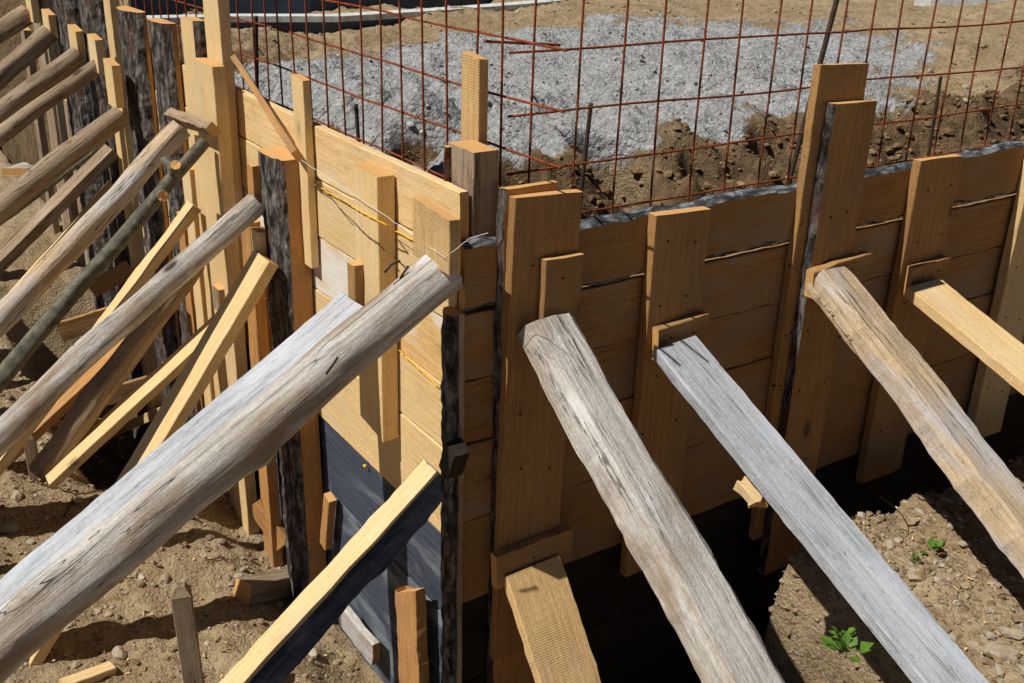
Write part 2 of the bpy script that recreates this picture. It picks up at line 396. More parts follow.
# ------------------------------------------------------------------ ground
def sst(a, b, x):
    t = min(1, max(0, (x-a)/(b-a))); return t*t*(3-2*t)
PITS = []
def H(x, y):
    # outside, left of the left wall
    left = -.44 + .26*sst(.8, 4.5, y) + .10*sst(-.4, -1.6, x) - .16*sst(-.35, -.05, x)*sst(4, 1, y)
    left += .35*sst(7, 16, y)
    bx = -.60+.09*nz(y*1.7, 4, 4)+.05*nz(y*5, 1, 8)
    left += (-1.0-left)*sst(bx-.10, bx+.10, x)*sst(2.0, 2.6, y)*sst(4.6, 3.9, y)
    # in front of the right wall: pit and the spoil mound
    front = -.45
    pit = -1.35
    e = .93 + .10*nz(y*3, 1, 2) + max(0, -.5-y)*-.05
    mound = .13 + .05*nz(x*2, y*2, 3) + .10*sst(-.3, -1.2, y)*0 - .05*sst(-.9, -1.6, y)
    my = -.24 + .07*nz(x*4, 9, 1)
    f = pit
    mf = sst(e-.10, e+.14, x)*sst(my+.07, my-.10, y)
    f = pit+(mound-pit)*mf
    lf = sst(.30, .08, x)          # left shoulder
    f = f + (front-f)*lf
    f = f + (-.2-f)*sst(-1.2, -1.7, y)*(1-mf)
    # inside the excavation
    d = min(x, y)
    ins = .35 + .02*nz(x*5, y*5, 1)
    dt = .55+.55*sst(.5, 1.0, x)*sst(3.9, 2.2, x)*sst(-.5, .3, x-y)+.12*nz(x*1.7, y*1.7, 8)+.08*nz(x*5, y*5, 4)
    pl = 1.06 + .10*nz(x*.7, y*.7, 5)+.06*nz(x*1.9, y*1.9, 6)-.04*sst(3.2, 5.5, y)*sst(5.5, 2, x)
    ins = ins+(pl-ins)*(.65*sst(dt-.1, dt+.16, d)+.35*sst(dt, dt+.6, d))
    ins += .10*nz(x*3.1, y*3.1, 12)*sst(.5, .7, d)*sst(2.2, 1.2, d)+.05*nz(x*8, y*8, 12)*sst(.5, .7, d)*sst(2.2, 1.2, d)
    for hx, hy, hr, hd in PITS:
        ins -= hd*math.exp(-(((x-hx)/hr)**2+((y-hy)/hr)**2)**2)
    ins += .12*math.exp(-((x-.75)**2+(y-.75)**2)/.05)
    # the far hollow
    ins -= .22*math.exp(-(((x-2.9)/1.3)**2+((y-6.0)/.42)**2)**2)
    wx = sst(-.02, .05, x); wy = sst(.02, .09, y)
    a = f if y < .05 else None
    res_in = ins
    if x < .04:
        base = left*sst(-.35, .25, y)+front*(1-sst(-.35, .25, y))
    else:
        base = f
    if y > .05 and x > .05: return res_in
    if y <= .05 and x > .04: return f
    return base
def hit(px, py):
    r = ray(px, py); t = 2.4
    while t < 14:
        p = CAM+r*t
        if p.x > .3 and p.y > .3 and p.z < H(p.x, p.y): return p
        t += .02
    return None
_p = []
for px_, py_, hr_, hd_ in ((618, 176, .17, .75), (776, 158, .10, .5), (425, 150, .13, .5), (700, 178, .07, .2), (900, 118, .10, .25), (520, 168, .10, .4)):
    q_ = hit(px_, py_)
    if q_: _p.append((q_.x, q_.y+hr_*.4, hr_, hd_))
PITS += _p
def HN(x, y):
    h = H(x, y); g = gmask(x, y)
    h += .03*noise.fractal(Vector((x*5, y*5, 1)), .8, 2, 3)+.010*noise.fractal(Vector((x*20, y*20, 4)), .8, 2, 3)
    if x > .3 and y > .3: h += (.012+.012*g)*noise.fractal(Vector((x*15, y*15, 9)), .7, 2.1, 3)+(.02+.03*g)*noise.fractal(Vector((x*4, y*4, 19)), .9, 2, 2)
    return h
def gmask(x, y):
    if x < .4 or y < .4: return 0
    # blob of crushed stone beyond the mesh, in view from the corner out to the right
    u = (x-3.0)*math.cos(.45)+(y-3.3)*math.sin(.45); v = -(x-3.0)*math.sin(.45)+(y-3.3)*math.cos(.45)
    return max(0, min(1, 1.5-((u/4.1)**2+(v/1.85)**2)*1.0))*sst(1.35, 1.75, y+.4*nz(x*2, y*2, 6))*sst(.5, .85, x)*sst(.86, 1.0, H(x, y))
def lines(segs):
    out = []
    for a, b, s in segs:
        n = max(1, round((b-a)/s)); out += [a+(b-a)*i/n for i in range(n)]
    return out+[segs[-1][1]]
XS = lines([(-60, -12, 12), (-12, -3, 1.5), (-3, -1.6, .08), (-1.6, 2.6, .022), (2.6, 6, .04), (6, 12, .12), (12, 24, 1), (24, 120, 16)])
YS = lines([(-30, -3, 9), (-3, -1.4, .1), (-1.4, 3.2, .022), (3.2, 7, .04), (7, 12, .1), (12, 26, .6), (26, 150, 20)])
V = [(x, y, HN(x, y)) for y in YS for x in XS]; nx = len(XS); Fc = []
for j in range(len(YS)-1):
    for i in range(nx-1):
        a = j*nx+i; Fc.append((a, a+1, a+nx+1, a+nx))
g = mesh_obj('ground', V, Fc, [0]*len(Fc), [M['ground']], None, None, True)
at1 = g.data.attributes.new('gravel', 'FLOAT', 'POINT'); at1.data.foreach_set('value', [gmask(v[0], v[1]) for v in V])
at3 = g.data.attributes.new('damp_shade', 'FLOAT', 'POINT')
def damp_shade(x, y):
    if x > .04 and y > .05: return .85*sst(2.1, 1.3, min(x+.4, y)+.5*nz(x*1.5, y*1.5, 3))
    if y <= .05 and x > .04: return 1-sst(-.4, -.05, H(x, y))  # front pit soil darkens with depth, its shade put into colour
    return .8*sst(-.6, -.85, H(x, y))  # left trench soil likewise darkened with depth for shade
at3.data.foreach_set('value', [damp_shade(v[0], v[1]) for v in V])
at2 = g.data.attributes.new('grass', 'FLOAT', 'POINT')
def grassm(x, y): return sst(11.2, 12.2, y+.35*nz(x, y, 1))*sst(5.2, 4.2, x)
at2.data.foreach_set('value', [grassm(v[0], v[1]) for v in V])
tag(g, 'stony brown soil with crushed grey stone beyond the mesh', None, None, 'structure')

# scattered stones and chips
def chips(name, n, x0, x1, y0, y1, mat, lb, cond=None):
    V = []; Fc = []
    for k in range(n):
        x, y = random.uniform(x0, x1), random.uniform(y0, y1)
        if cond and not cond(x, y): continue
        z = HN(x, y)+.006; a = random.uniform(0, 6.28); l = random.uniform(.004, .02); w = random.uniform(.0015, .004); t = .0015
        d = Vector((math.cos(a), math.sin(a), random.uniform(-.4, .4))); u = Vector((-math.sin(a), math.cos(a), random.uniform(-.3, .3)))
        i = len(V)
        for tz in (0, t):
            for (p, q) in ((-1, -1), (1, -.6), (1, .6), (-1, 1)): V.append(tuple(Vector((x, y, z+tz))+d*l*p*.5+u*w*q))
        Fc += [(i+3, i+2, i+1, i), (i+4, i+5, i+6, i+7), (i, i+1, i+5, i+4), (i+1, i+2, i+6, i+5), (i+2, i+3, i+7, i+6), (i+3, i, i+4, i+7)]
    o = mesh_obj(name, V, Fc, [0]*len(Fc), [M[mat]]); o['kind'] = 'stuff'; o['label'] = lb
ICO = []
bm = bmesh.new(); bmesh.ops.create_icosphere(bm, subdivisions=1, radius=1)
ICOV = [v.co.copy() for v in bm.verts]; ICOF = [tuple(v.index for v in f.verts) for f in bm.faces]; bm.free()
def stones(name, spots, mat, kind=None):
    V = []; Fc = []
    for (x, y, z, s) in spots:
        o = len(V); R = Matrix.Rotation(random.uniform(0, 6.28), 3, 'Z') @ Matrix.Rotation(random.uniform(-.5, .5), 3, 'X')
        sc = Vector((s*random.uniform(.8, 1.4), s*random.uniform(.6, 1), s*random.uniform(.35, .7))); q = random.uniform(0, 99)
        for v in ICOV:
            k = 1+.45*noise.noise(v*1.3+Vector((q, 0, 0)))
            p = R @ Vector((v.x*sc.x*k, v.y*sc.y*k, v.z*sc.z*k)); V.append((p.x+x, p.y+y, p.z+z))
        Fc += [tuple(i+o for i in f) for f in ICOF]
    o = mesh_obj(name, V, Fc, [0]*len(Fc), [M[mat]])
    return tag(o, None, None, None, kind)
sp = []
def scatter(n, x0, x1, y0, y1, s0, s1, cond=None):
    c = 0; out = []
    while c < n:
        x, y = random.uniform(x0, x1), random.uniform(y0, y1)
        c += 1
        if cond and not cond(x, y): continue
        s = s0*(s1/s0)**(random.random()**2.2)
        out.append((x, y, HN(x, y)+s*.15, s))
    return out
sp += scatter(6500, -1.9, -.04, -.2, 4.2, .003, .024)
sp += scatter(5500, .95, 2.6, -1.5, -.2, .004, .022, lambda x, y: H(x, y) > -.3)
sp += scatter(2600, .4, 8, .4, 8, .006, .035, lambda x, y: gmask(x, y) < .5)
o = stones('pebbles', sp, 'stone', 'stuff'); o['label'] = 'small brown pebbles scattered over the soil'
sp = scatter(9000, .6, 6.5, .6, 5.6, .004, .018, lambda x, y: gmask(x, y) > .55+.9*nz(x*2.3, y*2.3, 2))
o = stones('gravel', sp, 'gravel', 'stuff'); o['label'] = 'crushed blue-grey stone heaped beyond the mesh'

# ------------------------------------------------------------------ formwork walls
TOPR = 1.25
def wall_boards(wall, axis, rows, x0, x1, barkrows=(), ends=None):
    pass
wr = empty('formwork_wall', (0, 0, .1), 'right formwork wall of shaded horizontal boards with bark-edged top board', 'formwork wall')
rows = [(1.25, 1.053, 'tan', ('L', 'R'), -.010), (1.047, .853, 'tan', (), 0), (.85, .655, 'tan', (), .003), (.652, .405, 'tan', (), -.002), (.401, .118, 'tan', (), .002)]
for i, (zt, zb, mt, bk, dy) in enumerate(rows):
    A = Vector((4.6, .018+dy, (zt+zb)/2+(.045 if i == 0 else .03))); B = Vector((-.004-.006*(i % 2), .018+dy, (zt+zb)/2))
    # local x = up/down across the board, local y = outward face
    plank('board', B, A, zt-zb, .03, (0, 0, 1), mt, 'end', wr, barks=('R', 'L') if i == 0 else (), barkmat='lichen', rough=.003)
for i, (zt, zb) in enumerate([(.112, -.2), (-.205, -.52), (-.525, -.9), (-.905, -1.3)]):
    plank('lower_board', (.0, .034, (zt+zb)/2), (4.6, .034, (zt+zb)/2+.03), zt-zb, .025, (0, 0, 1), 'black', 'black', wr, rough=.002)['label'] = 'near-black lower board standing in for shade'  # near-black boards added so the void under the wall reads dark

wl = empty('formwork_wall', (0, 1.5, -.4), 'left formwork wall of sunlit yellow boards above blue-black lower boards', 'formwork wall')
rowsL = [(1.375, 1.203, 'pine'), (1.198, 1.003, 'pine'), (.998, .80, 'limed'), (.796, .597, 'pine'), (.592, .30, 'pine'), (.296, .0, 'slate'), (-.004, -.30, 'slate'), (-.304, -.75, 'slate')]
for i, (zt, zb, mt) in enumerate(rowsL):
    y1 = (3.02, 2.9, 2.95, 2.86, 3.0, 3.05, 2.9, 2.9)[i]
    dx = (.002, -.001, .003, .0, -.002, .006, .004, .008)[i]
    ly = -(.0, .0, .0, .0, .0, 0, 0, 0)[i]
    plank('board', (.016+dx, .035+.006*(i % 3), (zt+zb)/2), (.016+dx, y1, (zt+zb)/2+.02), zt-zb, .028, (0, 0, -1), mt, 'end', wl, rough=.002)
for i, (zt, zb) in enumerate([(1.40, 1.12), (1.114, .82), (.815, .5), (.495, .18), (.175, -.14), (-.145, -.5), (-.505, -.8), (-.805, -1.1)]):
    plank('far_board', (.02, 3.06, (zt+zb)/2), (.02, 5.35, (zt+zb)/2+.02), zt-zb, .026, (0, 0, -1), 'bluegrey' if i < 3 else 'slate', 'greyend', wl, rough=.002)['label'] = 'blue-grey weathered far board'
# bright edge piece of the lowest lit board and blobs of yellow foam in the joints
def blob(name, p, s, mat, parent):
    V = []
    for v in ICOV: V.append(tuple(Vector(p)-parent.location+v*s*(1+.3*noise.noise(v*2+Vector(p)*9))))
    return mesh_obj(name, V, ICOF, [0]*len(ICOF), [M[mat]], parent, None, True)
for q in ((365, 466), (351, 621), (308, 178), (221, 509)): 
    blob('foam_plug', at(*q, 0, -.006), .007, 'yellow', wl)

# uprights on the right wall --------------------------------------------------
def upright_r(label, x0, x1, zt, yf, t, zb, lean, mat, **k):
    """board standing against the right wall; yf = y of its front face"""
    root = empty('upright_board', ((x0+x1)/2, yf+t/2, zb), label, 'upright board', 'uprights nailed to the right formwork wall')
    xc = (x0+x1)/2
    plank('board', (xc+lean, yf+t/2, zb), (xc, yf+t/2, zt), x1-x0, t, (-1, 0, 0), mat, 'end', root, **k)
    return root
def flip(): pass
# note: for planks standing up with side (1,0,0), local y = z cross x = +Y, so front (towards -Y) is local -y
UR = []
r = upright_r('bark-edged board behind the tall first upright right of the corner', .094, .268, 1.385, -.03, .028, -.9, .0, 'orange', rough=.004, barks=('s',), barkmat='bark'); UR.append(r)
r = upright_r('wide fresh upright board right of the corner carrying two cleats', .109, .326, 1.365, -.062, .03, -.09, -.028, 'pine_saw', skew=(.05, .02)); UR.append(r)
def cleat(parent, c0, c1, w, t, mat='pine_saw', side=(0, 0, 1), lab=None, **k):
    o = plank('cleat', c0, c1, w, t, side, mat, 'end', parent, chip=.003, **k)
    if lab: o['label'] = lab
    return o
cleat(r, (.253, -.078, .965), (.255, -.078, 1.197), .125, .03, side=(1, 0, 0), lab='upright cleat above the wide grey brace')
cleat(r, (.062, -.078, .262), (.334, -.078, .272), .115, .03, lab='lying cleat above the fresh sawn brace', rough=.004)
def nails(parent, pts):
    for p in pts: tube('nail', [Vector(p)+Vector((0, .012, 0)), Vector(p)+Vector((0, -.0025, 0))], .0038, 'darksteel', parent, 6)
nails(r, [(.19, -.0935, .275), (.195, -.0935, .25), (.185, -.0935, .232), (.25, -.0935, 1.14), (.26, -.0935, 1.03)])
r = upright_r('upright board with tilted cleat above the smooth silver-grey plank brace', .609, .822, 1.247, -.042, .034, .02, -.005, 'pine_saw', skew=(0, .03)); UR.append(r)
cleat(r, (.632, -.058, .853), (.832, -.058, .868), .108, .03, lab='tilted cleat')
nails(r, [(.68, -.0735, .87), (.70, -.0735, .84), (.77, -.0735, .87)])
r = upright_r('tallest upright board of the right wall, behind a bark-edged one', 1.225, 1.452, 1.63, -.032, .03, -.05, -.01, 'pine_saw', skew=(0, .03)); UR.append(r)
r = upright_r('bark-edged upright board fixed before the tallest one, cleat beneath', 1.272, 1.478, 1.517, -.064, .03, -.2, -.02, 'pine_saw', skew=(0, .02), barks=('s',), barkmat='bark', rough=.004); UR.append(r)
cleat(r, (1.255, -.082, .945), (1.528, -.082, .968), .095, .034, lab='cracked cleat', rough=.005)
nails(r, [(1.33, -.0995, .96), (1.40, -.0995, .95), (1.44, -.0995, .97)])
r = upright_r('upright board with square cleat above the yellow plank brace', 1.787, 2.022, 1.282, -.042, .034, .02, -.012, 'pine_saw', skew=(0, .02)); UR.append(r)
cleat(r, (1.812, -.058, .848), (2.018, -.058, .856), .115, .03, lab='square cleat')
nails(r, [(1.87, -.0735, .86), (1.9, -.0735, .84), (1.96, -.0735, .87)])
r = upright_r('upright board at the far right end of the right wall', 2.46, 2.68, 1.35, -.05, .04, .02, -.012, 'pine', skew=(0, .02)); UR.append(r)

for r_, x0, x1, yf in ((UR[1], .12, .31, -.062), (UR[2], .62, .81, -.042), (UR[3], 1.24, 1.26, -.032), (UR[4], 1.30, 1.46, -.064), (UR[5], 1.80, 2.01, -.042), (UR[6], 2.47, 2.66, -.05)):
    for zt in (1.15, .98, .76, .55, .25):
        for k in (0, 1):
            x = x0+(x1-x0)*(.2+.6*k)+random.uniform(-.02, .02)-.02*(1.3-zt); z = zt+random.uniform(-.03, .03)
            if r_ is UR[1] and .2 < x < .32 and z > .93: continue
            nails(r_, [(x, yf-.0008, z)])
# braces of the right side ------------------------------------------------------
def pxpair_r(a, b, ytop=-.09):
    P = at(*a, 1, ytop); Q = at(*b, 0, P.x); return P, Q
GB = 'braces propping the right formwork wall'
P, Q = pxpair_r((531, 566), (569, 683)); Q = ext(P, Q, k=2.6)
o = plank('brace_plank', Q, P, .195, .035, (1, 0, 0), 'pine_rough', skew=(0, .03), rough=.004); tag(o, 'short fresh sawn brace plank under the lying cleat near the corner', 'brace', GB)
P, Q = pxpair_r((548, 324), (750, 683)); Q = ext(P, Q, k=1.55)
rt = empty('brace_log', Q, 'wide weathered half-round brace, first from the corner under the upright cleat', 'brace', GB)
plank('timber', Q, P, .185, .075, (-1, 0, 0), 'greylog', 'greyend', rt, barks=('S', 'T'), barkmat='greylog', rough=.007, chip=.012, wob=.012, taper=-.12)
P, Q = pxpair_r((674, 346), (951, 683)); Q = ext(P, Q, k=1.5)
rt = empty('brace_plank', Q, 'smooth silver-grey plank brace with a splintered block under it', 'brace', GB)
plank('timber', Q, P, .168, .036, (1, 0, 0), 'grey', 'greyend', rt, rough=.003, skew=(0, .06), chip=.008)
C0 = P+(Q-P)*.265; C0 = C0+Vector((-.075, .0, -.035))
plank('splintered_block', C0+Vector((0, .03, -.02)), C0+Vector((.0, -.05, -.045)), .05, .035, (1, 0, 0), 'pine', parent=rt, rough=.01, chip=.03)
P, Q = pxpair_r((830, 276), (1040, 545)); Q = ext(P, Q, k=1.35)
rt = empty('brace_log', Q, 'barkless brown-grey brace log under the cracked cleat of the tallest upright', 'brace', GB)
plank('timber', Q, P, .19, .075, (-1, 0, 0), 'mixlog', 'greyend', rt, barks=('S', 'T'), barkmat='mixlog', rough=.008, chip=.012, wob=.015, taper=-.18)
P, Q = pxpair_r((922, 287), (1040, 383)); Q = ext(P, Q, k=2.2)
o = plank('brace_plank', Q, P, .185, .04, (1, 0, 0), 'pine', rough=.003); tag(o, 'fresh yellow plank brace at the far right under the square cleat', 'brace', GB)

# ------------------------------------------------------------------ left side uprights
def upright_l(name, label, y0, y1, zt, x_out, t, zb, mat, lean=0., kind='plank', **k):
    """x_out: x of the face towards the viewer side (negative)"""
    yc = (y0+y1)/2
    root = empty(name, (x_out+t/2, yc, zb), label, 'post' if kind == 'slab' else 'upright board', 'uprights of the left formwork wall')
    if kind == 'slab':
        slab('trunk_slab', (x_out+t, yc+lean, zb), (x_out+t, yc, zt), y1-y0, t, (0, 1, 0), mat, parent=root, **k)
    else:
        plank('board', (x_out+t/2, yc+lean, zb), (x_out+t/2, yc, zt), y1-y0, t, (0, 1, 0), mat, 'end', root, **k)
    return root
# corner
r = upright_l('corner_post', 'thick corner post with bark front edge standing between the two walls', .03, .16, 1.475, .04, .08, -.6, 'brownlog', barks=())
r['category'] = 'post'
slab('bark_edge', (.045, .15, -.3), (.045, .15, 1.468), .03, .02, (0, 1, 0), 'redbark', parent=r)
r = upright_l('upright_board', 'slim tall upright rising behind the corner post', .145, .235, 1.69, .125, .03, -.3, 'pine_rough', skew=(0, .1))
r = upright_l('corner_stake', 'dark bark-covered stake in shadow below the large log head at the corner', -.015, .055, 1.06, -.052, .045, -.75, 'bark', kind='slab', sawn='brownlog', flatcut=.4)
r = upright_l('corner_cleat_board', 'short pale board nailed above the head of the large log', -.065, .125, 1.345, -.085, .035, 1.195, 'pine_rough', skew=(0, .08))
r['category'] = 'cleat'; r['group'] = 'cleats on the left formwork wall'
# L1
r = upright_l('upright_board', 'lit upright board between corner and the grey plank brace head', .385, .545, 1.347, -.058, .056, .52, 'pine', skew=(.15, .05))
cleat(r, (-.073, .515, .90), (-.073, .515, 1.055), .05, .03, side=(0, 1, 0), lab='narrow cleat beside the grey plank head')
# lower stub boards near the corner
# L2 bark post
r = upright_l('bark_post', 'thick bark-faced post with sawn orange side and lit flat top', 1.02, 1.235, 1.262, -.105, .10, -.75, 'bark', kind='slab', sawn='orange', flatcut=.72)
cleat(r, (-.105, 1.225, 1.05), (-.105, 1.225, 1.21), .055, .045, side=(0, 1, 0), mat='orange', lab='small cleat at the log head')
r = upright_l('upright_board', 'thin board rising behind the thick bark-faced post', .955, 1.045, 1.53, -.03, .028, .9, 'pine', skew=(0, .1))
for n_, (c0, c1) in enumerate([((-.10, 1.20, .80), (-.10, 1.20, .985))]):
    b_ = upright_l('cleat_block', 'narrow cleat above the head of the yellow plank brace', 1.165, 1.235, .985, -.135, .03, .80, 'pine'); b_['category'] = 'cleat'; b_['group'] = 'cleats on the left formwork wall'
# L3 tall post
r = upright_l('upright_board', 'tallest board of the left wall running out of the picture top', 1.66, 1.83, 2.35, -.045, .043, .6, 'pine', lean=.02)
r = upright_l('upright_board', 'fresh board fixed before the tallest board of the left wall', 1.62, 1.85, 1.485, -.10, .05, -.6, 'pine', lean=.03)
cr = empty('cross_cleat', (-.13, 1.9, 1.2), 'crosswise bark-edged cleat over the heads of log and green pole', 'cleat', 'cleats on the left formwork wall')
a_, b_ = at(172, 116, 0, -.14), at(214, 131, 0, -.13)
plank('board', a_, b_, .055, .04, (-.6, 0, .8), 'brownlog', parent=cr, barks=('L',), rough=.005, barkmat='bark')
# rest, from near to far: (px left, px right, px top, thickness, kind, material)
tbl = [
 ('upright_board', 'pine board with bark right edge behind the crosswise cleat', 180, 197, 17, .06, 'plank', 'pine', {'barks': ('L',), 'barkmat': 'bark'}),
 ('bark_post', 'slim grey bark pole with red flaking left edge among the left uprights', 143, 163, 18, .07, 'slab', 'bark', {'sawn': 'orange', 'flatcut': .3}),
 ('bark_post', 'broad rough bark slab post left of the slim red-edged pole', 110, 131, 6, .08, 'slab', 'bark', {'sawn': 'orange', 'flatcut': .2}),
 ('upright_board', 'narrow light board left of the broad bark slab post', 101, 110, -6, .05, 'plank', 'pine', {}),
 ('upright_board', 'lower narrow board with a grey right edge beside the blue far boards', 93, 102, 14, .05, 'plank', 'pine', {}),
 ('bark_post', 'thick bark trunk before the blue-grey far boards', 71, 90, -8, .12, 'slab', 'bark', {'sawn': 'orange', 'flatcut': .2}),
 ('bark_post', 'second bark trunk post from the far end of the left wall', 46, 62, -12, .12, 'slab', 'bark', {'sawn': 'brownlog', 'flatcut': .2}),
 ('upright_board', 'dark upright board at the far end with a pale lit strip', 28, 41, -12, .10, 'plank', 'brownlog', {}),
]
for (nm, lb, xl, xr, yt, t, kd, mt, kw) in tbl:
    p0, p1 = at(xl, yt, 0, -t), at(xr, yt, 0, -t)
    upright_l(nm, lb, min(p0.y, p1.y)+(.05 if kd == 'slab' else .03), max(p0.y, p1.y), max(p0.z, 1.3), -t, t-.004, -1.1, mt, kind=kd, **kw)
# lower slats seen between the logs
low = [  # y, width, ztop, material, label
 (1.47, .10, .95, 'orange', 'short orange slat under the peeled grey log'),
 (2.17, .11, 1.0, 'pine', 'short pale slat between green pole and brown log'),
 (2.32, .09, .75, 'orange', 'low orange slat behind the forked green pole'),
 (2.95, .10, .88, 'pine', 'low pale slat below the light thin pole head'),
 (3.30, .10, 1.05, 'pine', 'mid-height pale slat below the fifth log head'),
 (3.62, .10, .7, 'orange', 'low orange slat in the shaded far part'),
 (4.5, .12, .9, 'brownlog', 'dark brown slat between two far bark trunks'),
 (5.6, .12, 1.2, 'brownlog', 'weathered slat under the farthest log head'),
]
for (y, w, zt, mt, lb) in low:
    r = upright_l('slat', lb, y-w/2, y+w/2, zt, -.075, .045, -1.1, mt, lean=random.uniform(-.03, .03), skew=(0, .1)); r['category'] = 'slat'; r['group'] = 'short slats low on the left wall'

# cleats near far logs
for (x, y, w, h, lb) in ((49, 24, .17, .13, 'pale cleat above the second farthest log'), (76, 42, .17, .14, 'pale cleat above the third farthest log'),
                         (96, 54, .15, .16, 'pale cleat above the fourth farthest log'), (31, 4, .16, .2, 'pale cleat above the farthest log'),
                         (113, 84, .15, .2, 'light cleat board above the fifth farthest log')):
    p = at(x, y, 0, -.15)
    r = upright_l('cleat_block', lb, p.y-w/2, p.y+w/2, p.z+h/2, -.165, .04, p.z-h/2, 'pine', skew=(0, .1)); r['category'] = 'cleat'; r['group'] = 'cleats on the left formwork wall'

# ------------------------------------------------------------------ left braces
GL = 'braces propping the left formwork wall'
def pair_l(a, b, xt=-.09, zg=-.42):
    P = at(*a, 0, xt); Q = at(*b, 1, P.y)
    return P, (ext(P, Q, zg) if zg is not None else Q)
def lbr(a, b, ra, rb, mat, lb, xt=-.1, zg=-.42, **k):
    P, Q = pair_l(a, b, xt, zg)
    rt = empty('brace_log', Q, lb, 'brace', GL)
    o = log('timber', Q, P, rb, ra, mat, k.pop('end', 'greyend'), rt, **k); return rt, P, Q
rt, P, Q = lbr((447, 269), (0, 641), .062, .076, 'greylog', 'largest weathered grey log with bent nails, its head at the corner', xt=-.035, zg=-.5, bend=.015, lump=.07, seg=48, fine=.018, stubs=((2.2, 1.2, .014), (1.3, 1.5, .012), (2.6, 4.0, .012), (2.9, 2.2, .008), (1.7, 3.4, .012), (1.95, .3, .012)))
BIG = rt
# bent nails on the big log
ax = (Q-P).normalized(); side = Vector((-.25, -.75, .62))
def nail(root, px1, px2, px3, yv):
    pts = [at(*px1, 1, yv), at(*px2, 1, yv), at(*px3, 1, yv)]
    tube('bent_nail', pts, .0035, 'darksteel', root, 6)
nail(BIG, (330+500/7.12, 240+275/7.12), (330+530/7.12, 240+225/7.12), (330+560/7.12, 240+185/7.12), -.06)
nail(BIG, (330+388/7.12, 240+232/7.12), (330+440/7.12, 240+172/7.12), (330+498/7.12, 240+148/7.12), .045)
nail(BIG, (326, 374), (332, 366), (338, 357), -.065)
# the grey plank alongside, seen by its upper edge
P, Q = at(347, 297, 0, -.075), None
Q = at(0, 589, 1, P.y); Q = ext(P, Q, -.45)
w_ = .155
P.y -= w_/2; Q.y -= w_/2
rt = empty('brace_plank', Q, 'silver-grey plank brace lying just behind the largest log', 'brace', GL)
plank('timber', Q, P, w_, .05, (0, -1, 0), 'grey', 'greyend', rt, rough=.004, chip=.012)
lbr((257, 203), (0, 432), .041, .050, 'greylog', 'pale peeled grey log ending at the thick bark-faced post', xt=-.12, bend=.012, lump=.09)
rt, P, Q = lbr((204, 141), (0, 382), .024, .045, 'green', 'dark green-grey barked pole with two sawn branch stubs', xt=-.14, bend=.014, lump=.10, end='end')
for s_, (dx, dy, dz), r_ in ((.13, (-.01, -.055, .045), .020), (.20, (-.005, -.055, .005), .021), (.12, (-.02, .06, .03), .018)):
    c = P+(Q-P)*s_*.55
    log('branch_stub', c, c+Vector((dx, dy, dz))*1.15, r_*1.15, r_, 'green', 'end', rt, bend=0, seg=14)
lbr((181, 128), (0, 323), .040, .060, 'mixlog', 'thick reddish-grey log with flaking strip, head beside the green pole', xt=-.14, bend=.012, lump=.13)
lbr((122, 115), (0, 206), .050, .068, 'brownlog', 'smooth brown log, fifth from the far end of the left wall', xt=-.14, bend=.02)
lbr((100, 64), (0, 136), .036, .055, 'brownlog', 'slimmer light brown log, fourth from the far end', xt=-.14, bend=.02)
lbr((79, 55), (0, 116), .050, .066, 'brownlog', 'grey-brown log, third from the far end', xt=-.16, bend=.02)
lbr((50, 33), (0, 77), .050, .066, 'brownlog', 'knotty pale brown log, second from the far end', xt=-.16, bend=.03, lump=.12)
lbr((29, 13), (0, 33), .055, .07, 'brownlog', 'farthest log of the left wall, against the grass', xt=-.16, bend=.02, lump=.12)
lbr((107, 143), (0, 236), .012, .028, 'green', 'thin dark crooked branch prop below the fifth log', xt=-.1, zg=-.3, bend=.05, seg=12)
lbr((196, 262), (42, 474), .040, .062, 'brownlog', 'low brown log leaning on the wall foot, stake at its base', xt=-.14, zg=None, bend=.02, lump=.1)
def lpl(a, b, w, t, mat, lb, xt=-.1, zg=-.42, dy=0, **k):
    P, Q = pair_l(a, b, xt, zg); P.y += dy; Q.y += dy
    o = plank('brace_plank', Q, P, w, t, (0, 1, 0), mat, **k); return tag(o, lb, 'brace', GL)
lpl((113, 184), (4, 305), .05, .04, 'pine', 'slender yellow batten brace behind the thick reddish log', zg=-.2)
lpl((194, 205), (122, 300), .11, .035, 'pine', 'plank brace with bark edge crossing behind the green pole', barks=('R',), zg=-.35)
lpl((228, 323), (52, 486), .115, .035, 'pine', 'long narrow plank brace with a shadow down its middle', xt=-.07, zg=None, dy=.05)
lpl((266, 258), (140, 470), .15, .04, 'pine', 'yellow plank brace half in shadow under the peeled grey log', xt=-.13, zg=-.5, dy=0)
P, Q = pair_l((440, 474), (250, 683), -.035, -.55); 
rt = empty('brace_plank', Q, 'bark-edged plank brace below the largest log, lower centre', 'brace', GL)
plank('timber', Q, P, .125, .062, (0, 1, 0), 'pine', 'greyend', rt, barks=('l',), barkmat='slate', rough=.006, chip=.01)  # dark side edge: bark, plus shade of the sunless side in its colour
# block at its head
p = at(456, 462, 0, -.06)
o = plank('cleat_block', p+Vector((0, .03, -.04)), p+Vector((0, -.01, .05)), .055, .05, (0, 1, 0), 'black', 'black'); tag(o, 'small dark block above the head of the bark-edged plank brace', 'cleat', 'cleats on the left formwork wall')
p = at(222, 298, 0, -.1)
o = plank('cleat_block', p-Vector((0, 0, .05)), p+Vector((0, 0, .05)), .075, .05, (0, 1, 0), 'brownlog', 'end'); tag(o, 'small knob-like block at the head of the long narrow brace', 'cleat', 'cleats on the left formwork wall')

